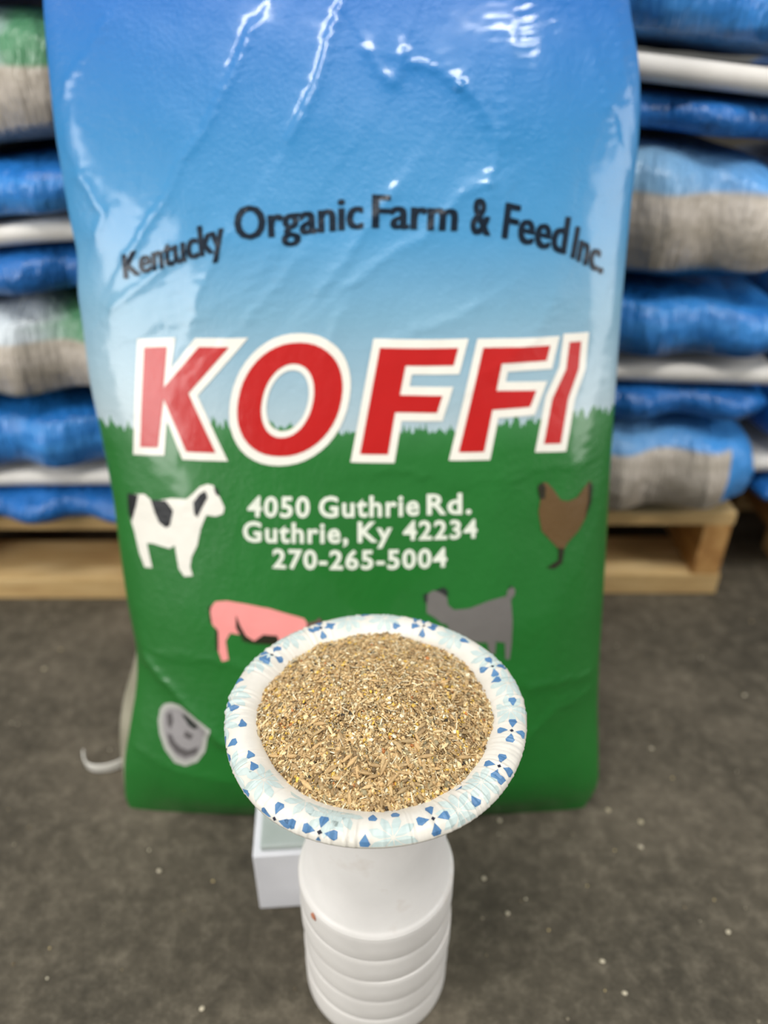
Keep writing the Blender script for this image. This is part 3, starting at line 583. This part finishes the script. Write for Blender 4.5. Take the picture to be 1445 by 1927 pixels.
for k, z in enumerate(rims):
    if cup0 is None:
        cup0 = thing('foam_cup', (CX, CY, z)); v, f = lathe(cup_profile(), 128); mesh_obj('cup_wall', v, f, cup_mat, cup0)
        v, f = lathe([(.0532 + .0007 * math.sin(a), .0094 + .0014 * math.cos(a)) for a in [2 * math.pi * q / 10 for q in range(11)]], 128)
        mesh_obj('rim', v, f, cup_mat, cup0); r_ = cup0
    else:
        r_ = cup0.copy(); COL.objects.link(r_); r_.location = (CX + random.uniform(-.0006, .0006), CY + random.uniform(-.0006, .0006), z)
        for ch in cup0.children:
            if ch.name.startswith('stain'): continue
            c_ = ch.copy(); COL.objects.link(c_); c_.parent = r_
    tag(r_, names[k], 'cup', 'nested stack of foam cups under the bowl')
# small orange stain on the top cup's rim
bm = bmesh.new(); bmesh.ops.create_icosphere(bm, subdivisions=2, radius=1)
for q in bm.verts: q.co = Vector((q.co.x * .0024, q.co.y * .0008, q.co.z * .0034)) * (1 + .25 * math.sin(q.co.x * 5 + q.co.z * 3))
o = from_bm('stain', bm, st_mat, cup0, True); a_ = R(-139); o.location = (.0541 * math.cos(a_), .0548 * math.sin(a_), .006); o.rotation_euler.z = a_ + R(90)
tag(o, 'small orange spot')

# ---------------- paper bowl ----------------
BZ = .2405
bowl = thing('paper_bowl', (CX, CY, BZ)); tag(bowl, 'white paper bowl with blue tile and pale flower printed rim, full of feed', 'bowl')
t = NT('coated_paper'); co = t.coord('Object')
paper = t.fin(t.ramp(t.noise(co, 60, 4), [(.25, srgb(204, 199, 186)), (.5, srgb(218, 213, 201)), (.8, srgb(226, 222, 211))]), .38, t.bump(t.noise(co, 160, 3), .0005, .3), .5)
prof_in = [(.0001, .0022), (.030, .0022), (.040, .0032), (.046, .0065), (.0505, .012), (.0590, .026), (.0655, .0340), (.0690, .0372), (.0710, .0385)]
rimp = [(.0710, .0385), (.0735, .0402), (.0765, .0415), (.0795, .0420), (.0825, .0419), (.0855, .0410), (.0878, .0393), (.0890, .0370)]
outp = [(.0891, .0360), (.0884, .0354), (.0874, .0366), (.0850, .0392), (.0815, .0404), (.0765, .0400), (.0720, .0376), (.0668, .0330), (.0600, .0250), (.0510, .0100), (.0465, .0045), (.0400, .0008), (.030, .0004), (.0001, .0004)]
rs = np.random.default_rng(5)
crimps = [(rs.uniform(0, 6.283), rs.uniform(.006, .016), rs.uniform(.25, 1.0)) for _ in range(120)]
crimps += [(R(a), .010, 1.5) for a in (-112, -108, -104, -99, -96, -60, -53, -47, -42, -36, -31, -150, -140)]
def crimp(r, z, a):
    d = 0
    for ca, cw, cs in crimps:
        e = (a - ca + math.pi) % (2 * math.pi) - math.pi
        if abs(e) < 4 * cw: d += cs * (math.exp(-(e / cw) ** 2) - .6 * math.exp(-((e - 1.5 * cw) / cw) ** 2))
    w_ = min(max((r - .066) / .006, 0), 1)
    wav = .0008 * math.sin(3 * a + 1) + .0005 * math.sin(5 * a)
    return r + w_ * (.00035 * d + wav), z + w_ * (.00045 * d + .0006 * math.sin(2 * a + .6))
NB = 720
ctab = [crimp(.09, 0, 2 * math.pi * j / NB) for j in range(NB + 1)]   # table (r>.072 -> full weight)
prof = prof_in + rimp[1:] + outp
v, f = lathe(prof, NB, crimp)
mesh_obj('bowl_shell', v, f, paper, bowl)
def rim_pt(a, sarc, off=.00018):
    """point on the decorated flange; sarc metres outward from r=.0710"""
    acc = 0
    for (r0, z0), (r1, z1) in zip(rimp[:-1], rimp[1:]):
        L_ = math.hypot(r1 - r0, z1 - z0)
        if sarc <= acc + L_ or (r1, z1) == rimp[-1]:
            q = min(max((sarc - acc) / L_, 0), 1); r, z = r0 + (r1 - r0) * q, z0 + (z1 - z0) * q
            nr, nz = -(z1 - z0) / L_, (r1 - r0) / L_; break
        acc += L_
    k = (a % (2 * math.pi)) / (2 * math.pi) * NB; k0 = int(k) % NB; k1 = (k0 + 1) % NB; fr = k - int(k)
    r_a, z_a = crimp_at(r, z, k0); r_b, z_b = crimp_at(r, z, k1)
    a0, a1 = 2 * math.pi * int(k) / NB, 2 * math.pi * (int(k) + 1) / NB
    x = (1 - fr) * r_a * math.cos(a0) + fr * r_b * math.cos(a1); y = (1 - fr) * r_a * math.sin(a0) + fr * r_b * math.sin(a1)
    zz = (1 - fr) * z_a + fr * z_b
    return (x + nr * off * math.cos(a), y + nr * off * math.sin(a), zz + nz * off)
_cc = {}
def crimp_at(r, z, k):
    key = k
    if key not in _cc: _cc[key] = crimp(.09, 0, 2 * math.pi * k / NB)
    dr, dz = _cc[key][0] - .09, _cc[key][1]
    w_ = min(max((r - .066) / .006, 0), 1)
    return r + w_ * dr, z + w_ * dz
knots = [0]
for (r0, z0), (r1, z1) in zip(rimp[:-1], rimp[1:]): knots.append(knots[-1] + math.hypot(r1 - r0, z1 - z0))
SMAX = knots[-1]
def s_of_r(r):
    rr = [p[0] for p in rimp]; return float(np.interp(r, rr, knots))
def motif(name, ang, sc_, polys, mat, layer=1.):
    """polys in metres around (angle, s) on the flange, clipped to it"""
    bm = bmesh.new(); RR = .080
    for poly in polys:
        vs = [bm.verts.new((p[0], p[1] + sc_, 0)) for p in poly]
        bm.faces.new(vs)
    geom = lambda: bm.verts[:] + bm.edges[:] + bm.faces[:]
    bmesh.ops.bisect_plane(bm, geom=geom(), plane_co=(0, .0008, 0), plane_no=(0, 1, 0), clear_inner=True)
    bmesh.ops.bisect_plane(bm, geom=geom(), plane_co=(0, SMAX - .0002, 0), plane_no=(0, 1, 0), clear_outer=True)
    if not bm.faces: bm.free(); return None
    for k in knots[1:-1]: bmesh.ops.bisect_plane(bm, geom=geom(), plane_co=(0, k, 0), plane_no=(0, 1, 0))
    xs = [q.co.x for q in bm.verts]; st = 2 * math.pi * RR / NB; off0 = ang * RR
    for k in range(math.ceil((min(xs) + off0) / st), math.ceil((max(xs) + off0) / st)):
        bmesh.ops.bisect_plane(bm, geom=geom(), plane_co=(k * st - off0, 0, 0), plane_no=(1, 0, 0))
    bmesh.ops.triangulate(bm, faces=bm.faces[:])
    for q in bm.verts: q.co = rim_pt(ang + q.co.x / RR, q.co.y, .00012 * layer)
    bmesh.ops.recalc_face_normals(bm, faces=bm.faces[:])
    bmesh.ops.reverse_faces(bm, faces=[fc for fc in bm.faces if fc.normal.z < 0])
    return from_bm(name, bm, mat, bowl, False)
def flat_ink(name, c1, c2):
    t = NT(name); return t.fin(t.ramp(t.noise(t.coord('Object'), 120, 3), [(.3, c1), (.7, c2)]), .42, None, .45)
I_blue = flat_ink('tile_blue', srgb(68, 110, 152), srgb(88, 132, 172)); I_pale = flat_ink('pale_aqua', srgb(178, 195, 191), srgb(196, 207, 201)); I_navy = flat_ink('navy_dot', srgb(26, 30, 48), srgb(36, 40, 58))
def rot(poly, a): return [(x * math.cos(a) - y * math.sin(a), x * math.sin(a) + y * math.cos(a)) for x, y in poly]
KITE = [(.0021, 0), (.0062, -.0026), (.0082, -.0021), (.0086, .0014), (.0070, .0025)]
PETAL = [(.0008, 0), (.0058, -.0024), (.0092, -.0024), (.0124, .0), (.0088, .0020), (.0044, .0015)]
used = []
def cross(a, s_, ro):
    motif('navy_diamond', a, s_, [rot([(.0012, 0), (0, .0012), (-.0012, 0), (0, -.0012)], ro)], I_navy, 1.2)
    for k in range(4): motif('blue_tile', a, s_, [rot(KITE, ro + k * math.pi / 2 + .0)], I_blue)
    used.append(a)
def flower(a, s_, ro):
    motif('pale_flower', a, s_, [rot(PETAL, ro + k * math.pi / 4) for k in range(8)], I_pale, .8)
for a, r in DATA['cross']: cross(a, s_of_r(r), rs.uniform(-.25, .25) + .1)
for a in (-2.2 + 4.75, 1.15, 2.05, .42): cross(a, .009, rs.uniform(-.3, .3))
for a, r in DATA['flower']: flower(a, s_of_r(r), rs.uniform(0, .7))
for a, r in DATA['kite']: motif('blue_tile', a, s_of_r(r), [[(x - .003, y) for x, y in rot(KITE, 0)]] if rs.random() < .5 else [[(y_, x_ - .003) for x_, y_ in KITE]], I_blue)

# ---------------- ground feed heaped in the bowl ----------------
RM = .0700
def mound(x, y):
    r = np.hypot(x, y) / RM
    z = .0352 + .0195 * (1 - np.clip(r, 0, 1) ** 1.9) + .0012 * np.sin(x * 90 + 1) * np.cos(y * 80) + .0007 * np.sin(x * 230 + y * 170)
    ang = np.arctan2(y, x); z = z - .0025 * np.clip(-np.sin(ang), 0, 1) * np.clip((r - .8) / .2, 0, 1)
    return z
# templates
def tmpl_shard(seed):
    rs_ = np.random.default_rng(seed); n = 5
    a = np.sort(rs_.uniform(0, 6.28, n)) * .25 + np.arange(n) * 6.28 / n * .75
    rr = rs_.uniform(.6, 1, n); top = np.c_[rr * np.cos(a), rr * np.sin(a), rs_.uniform(.2, .45, n)]
    bot = top * [1.0, 1.0, 0] + [0, 0, 0] ; bot[:, 2] = -rs_.uniform(.1, .35, n)
    V = np.r_[top, bot]; F = []
    for i in range(1, n - 1): F.append((0, i, i + 1)); F.append((n, n + i + 1, n + i))
    for i in range(n):
        j = (i + 1) % n; F += [(i, n + i, n + j), (i, n + j, j)]
    return V, np.array(F)
def tmpl_hull(seed):
    rs_ = np.random.default_rng(seed); rings = [(-1, .05), (-.7, .55), (-.1, 1), (.5, .72), (1, .06)]; n = 6; V = []; F = []
    for x, r in rings:
        for k in range(n):
            a = 6.28318 * k / n; gr = 1 - .25 * (k == 1); V.append((x, math.cos(a) * r * .30, math.sin(a) * r * .20 * gr + .06 * math.cos(x * 1.6)))
    for i in range(len(rings) - 1):
        for k in range(n):
            j = (k + 1) % n; a, b, c_, d = i * n + k, i * n + j, (i + 1) * n + j, (i + 1) * n + k; F += [(a, b, c_), (a, c_, d)]
    return np.array(V), np.array(F)
def tmpl_grain(seed):
    bm = bmesh.new(); bmesh.ops.create_icosphere(bm, subdivisions=1, radius=1); rs_ = np.random.default_rng(seed)
    V = np.array([q.co[:] for q in bm.verts]) * rs_.uniform(.75, 1.15, (len(bm.verts), 1)); F = np.array([[q.index for q in fc.verts] for fc in bm.faces]); bm.free()
    return V, F
def tmpl_straw(seed):
    V = []; F = []; rs_ = np.random.default_rng(seed); n = 4; b = rs_.uniform(-.15, .15)
    for i, x in enumerate((-1, -.3, .4, 1)):
        for k in range(n):
            a = 6.28318 * k / n + .4; V.append((x, math.cos(a) * .12 + b * x * x, math.sin(a) * .07))
    for i in range(3):
        for k in range(n):
            j = (k + 1) % n; a_, b_, c_, d = i * n + k, i * n + j, (i + 1) * n + j, (i + 1) * n + k; F += [(a_, b_, c_), (a_, c_, d)]
    F += [(0, 2, 1), (0, 3, 2), (12, 13, 14), (12, 14, 15)]
    return np.array(V), np.array(F)
PAL = [((208, 178, 128), .28), ((190, 158, 110), .22), ((226, 202, 154), .17), ((164, 134, 92), .12), ((244, 232, 198), .09), ((128, 106, 74), .05), ((230, 190, 84), .05), ((148, 136, 104), .03), ((190, 120, 62), .012), ((58, 50, 40), .013)]
pc = np.array([srgb(*c)[:3] for c, w_ in PAL]); pw = np.array([w_ for c, w_ in PAL]); pw /= pw.sum()
def scatter(tmpls, n, smin, smax, tilt, lift, region=None, colidx=None, pin=None):
    out_v, out_f, out_c = [], [], []; base = 0
    ts = [tmpls[k] for k in range(len(tmpls))]
    for ti, (V, F) in enumerate(ts):
        m = n // len(ts)
        if region is None:
            r = RM * np.sqrt(RNG.uniform(0, 1, m)); a = RNG.uniform(0, 6.2832, m)
            x, y = r * np.cos(a), r * np.sin(a)
        else: x, y = region(m)
        z = mound(x, y) + RNG.uniform(-.0006, lift, m)
        s = RNG.uniform(smin, smax, m) ** 1.0
        az = RNG.uniform(0, 6.2832, m); tx = RNG.normal(0, tilt, m); ty = RNG.normal(0, tilt, m)
        ca, sa = np.cos(az), np.sin(az); cx_, sx_ = np.cos(tx), np.sin(tx); cy_, sy_ = np.cos(ty), np.sin(ty)
        P0 = V[None] * s[:, None, None]
        X, Y, Z = P0[..., 0], P0[..., 1], P0[..., 2]
        Y, Z = Y * cx_[:, None] - Z * sx_[:, None], Y * sx_[:, None] + Z * cx_[:, None]
        X, Z = X * cy_[:, None] + Z * sy_[:, None], -X * sy_[:, None] + Z * cy_[:, None]
        X, Y = X * ca[:, None] - Y * sa[:, None], X * sa[:, None] + Y * ca[:, None]
        # lie along the slope of the heap
        e = 1e-3; gx = (mound(x + e, y) - mound(x - e, y)) / (2 * e); gy = (mound(x, y + e) - mound(x, y - e)) / (2 * e)
        Z = Z + gx[:, None] * X * .8 + gy[:, None] * Y * .8
        W_ = np.stack([X + x[:, None], Y + y[:, None], Z + z[:, None]], -1)
        out_v.append(W_.reshape(-1, 3)); nv = len(V)
        out_f.append((F[None] + (np.arange(m) * nv)[:, None, None] + base).reshape(-1, 3)); base += m * nv
        ci = RNG.choice(len(PAL), m, p=pw) if colidx is None else RNG.choice(colidx, m)
        cc = pc[ci] * RNG.uniform(.62, 1.28, (m, 1)); out_c.append(np.repeat(cc, nv, 0))
    return np.concatenate(out_v), np.concatenate(out_f), np.concatenate(out_c)
sh = [tmpl_shard(k) for k in range(6)]; gr_ = [tmpl_grain(k) for k in range(4)]; hu = [tmpl_hull(k) for k in range(2)]; stw = [tmpl_straw(k) for k in range(3)]
def front_region(m):
    a = RNG.uniform(R(-150), R(-30), m); r = RNG.uniform(.035, .066, m); return r * np.cos(a), r * np.sin(a)
batches = [scatter(sh, 44000, .00035, .00095, .7, .0013), scatter(sh, 9000, .0009, .0018, .65, .0018), scatter(gr_, 7000, .0004, .0008, .6, .0016),
           scatter(stw, 3600, .0014, .0034, .40, .0024, colidx=[0, 1, 2, 2, 4]), scatter(hu, 240, .0022, .0038, .3, .0028, colidx=[0, 1, 2]),
           scatter(hu, 64, .0036, .0050, .22, .0034, front_region, [0, 1, 1]), scatter(sh, 900, .0016, .0023, .5, .0014, front_region, [0, 1, 2, 7, 5]),
           scatter(gr_, 900, .0007, .0011, .5, .0013, colidx=[4, 6, 6, 2])]
nr_, na_ = 40, 120; bv = [(0, 0, float(mound(np.array(0.), np.array(0.))) - .0008)]; bf = []
for i in range(1, nr_ + 1):
    for j in range(na_):
        a = 2 * math.pi * j / na_; r = (RM + .0006) * i / nr_; bv.append((r * math.cos(a), r * math.sin(a), float(mound(np.array(r * math.cos(a)), np.array(r * math.sin(a)))) - .0008 - (.004 if i == nr_ else 0)))
for j in range(na_): bf.append((0, 1 + j, 1 + (j + 1) % na_))
for i in range(nr_ - 1):
    for j in range(na_):
        a, b = 1 + i * na_ + j, 1 + i * na_ + (j + 1) % na_; bf += [(a, a + na_, b + na_), (a, b + na_, b)]
VV = [np.array(bv)]; FF = [np.array(bf)]; CC = [np.repeat(np.array([srgb(120, 96, 62)[:3]]), len(bv), 0)]; base = len(bv)
for a, b, c_ in batches:
    rr = np.hypot(a[:, 0], a[:, 1]); k_ = np.where(rr > .0700, .0700 / rr, 1); a[:, 0] *= k_; a[:, 1] *= k_
    VV.append(a); FF.append(b + base); CC.append(c_); base += len(a)
VV = np.concatenate(VV); FF = np.concatenate(FF); CC = np.concatenate(CC)
me = bpy.data.meshes.new('ground_feed'); me.vertices.add(len(VV)); me.vertices.foreach_set('co', VV.astype(np.float32).ravel())
me.loops.add(len(FF) * 3); me.loops.foreach_set('vertex_index', FF.astype(np.int32).ravel())
me.polygons.add(len(FF)); me.polygons.foreach_set('loop_start', np.arange(0, len(FF) * 3, 3, dtype=np.int32)); me.update(calc_edges=True)
at_ = me.color_attributes.new('grain_colour', 'FLOAT_COLOR', 'POINT'); at_.data.foreach_set('color', np.c_[CC, np.ones(len(CC))].astype(np.float32).ravel())
t = NT('ground_feed_mix'); an = t.node('ShaderNodeAttribute'); an.attribute_name = 'grain_colour'
fb = t.noise(t.coord('Object'), 900, 2)
colr = t.mix(.5, an.outputs['Color'], t.mix(1., an.outputs['Color'], t.ramp(fb, [(.3, (.62, .60, .56, 1)), (.7, (1.25, 1.22, 1.15, 1))]), 'MULTIPLY'))
me.materials.append(t.fin(colr, .55, None, .4))
o = bpy.data.objects.new('ground_feed', me); COL.objects.link(o); o.location = (CX, CY, BZ)
tag(o, 'heap of coarse tan ground grain feed with yellow corn bits and oat hulls filling the paper bowl', 'animal feed', kind='stuff')

# ---------------- crumbs spilt on the floor ----------------
cr_pos = [(1225, 1410), (1205, 1595), (1370, 1755), (1175, 1870), (910, 1655), (1133, 1810), (940, 1545), (1040, 1668), (955, 1420 + 300), (240, 1540), (380, 1900), (60, 1650), (300, 1640), (1330, 1905), (1400, 1310), (1180, 1150), (1215, 1095)]
Pm, cs_, sn_ = R(32), math.cos(R(32)), math.sin(R(32))
V_, F_, C_ = [], [], []; base = 0
def crumb(x, y, s, col):
    global base
    V, F = gr_[int(RNG.integers(0, 4))]
    V_.append(V * [s, s, s * .6] + [x, y, s * .5]); F_.append(F + base); base += len(V); C_.append(np.repeat([srgb(*col)[:3]], len(V), 0))
for px, py in cr_pos[::2] + cr_pos[1:6:2]:
    u, vv = (px - 722.5) / 1447, (py - 963.5) / 1447; tt = .62 / (sn_ + vv * cs_)
    crumb(u * tt, (cs_ - vv * sn_) * tt, .0022, (200, 190, 165))
for _ in range(500):
    cx_r, cy_r = RNG.uniform(-.8, .9), RNG.uniform(.05, .77)
    if abs(cx_r) < .27 and cy_r > .45: continue
    crumb(cx_r, cy_r, RNG.uniform(.0004, .0014), [(190, 170, 120), (150, 140, 118), (205, 196, 170), (120, 104, 76)][int(RNG.integers(0, 4))])
VV = np.concatenate(V_); FF = np.concatenate(F_); CC = np.concatenate(C_)
cm = mesh_obj('spilled_crumbs', VV, [tuple(map(int, q)) for q in FF], None)
at_ = cm.data.color_attributes.new('grain_colour', 'FLOAT_COLOR', 'POINT'); at_.data.foreach_set('color', np.c_[CC, np.ones(len(CC))].astype(np.float32).ravel())
t = NT('crumb'); an = t.node('ShaderNodeAttribute'); an.attribute_name = 'grain_colour'
cm.data.materials.append(t.fin(an.outputs['Color'], .6)); tag(cm, 'pale feed crumbs scattered over the dark concrete floor', 'crumbs', kind='stuff')
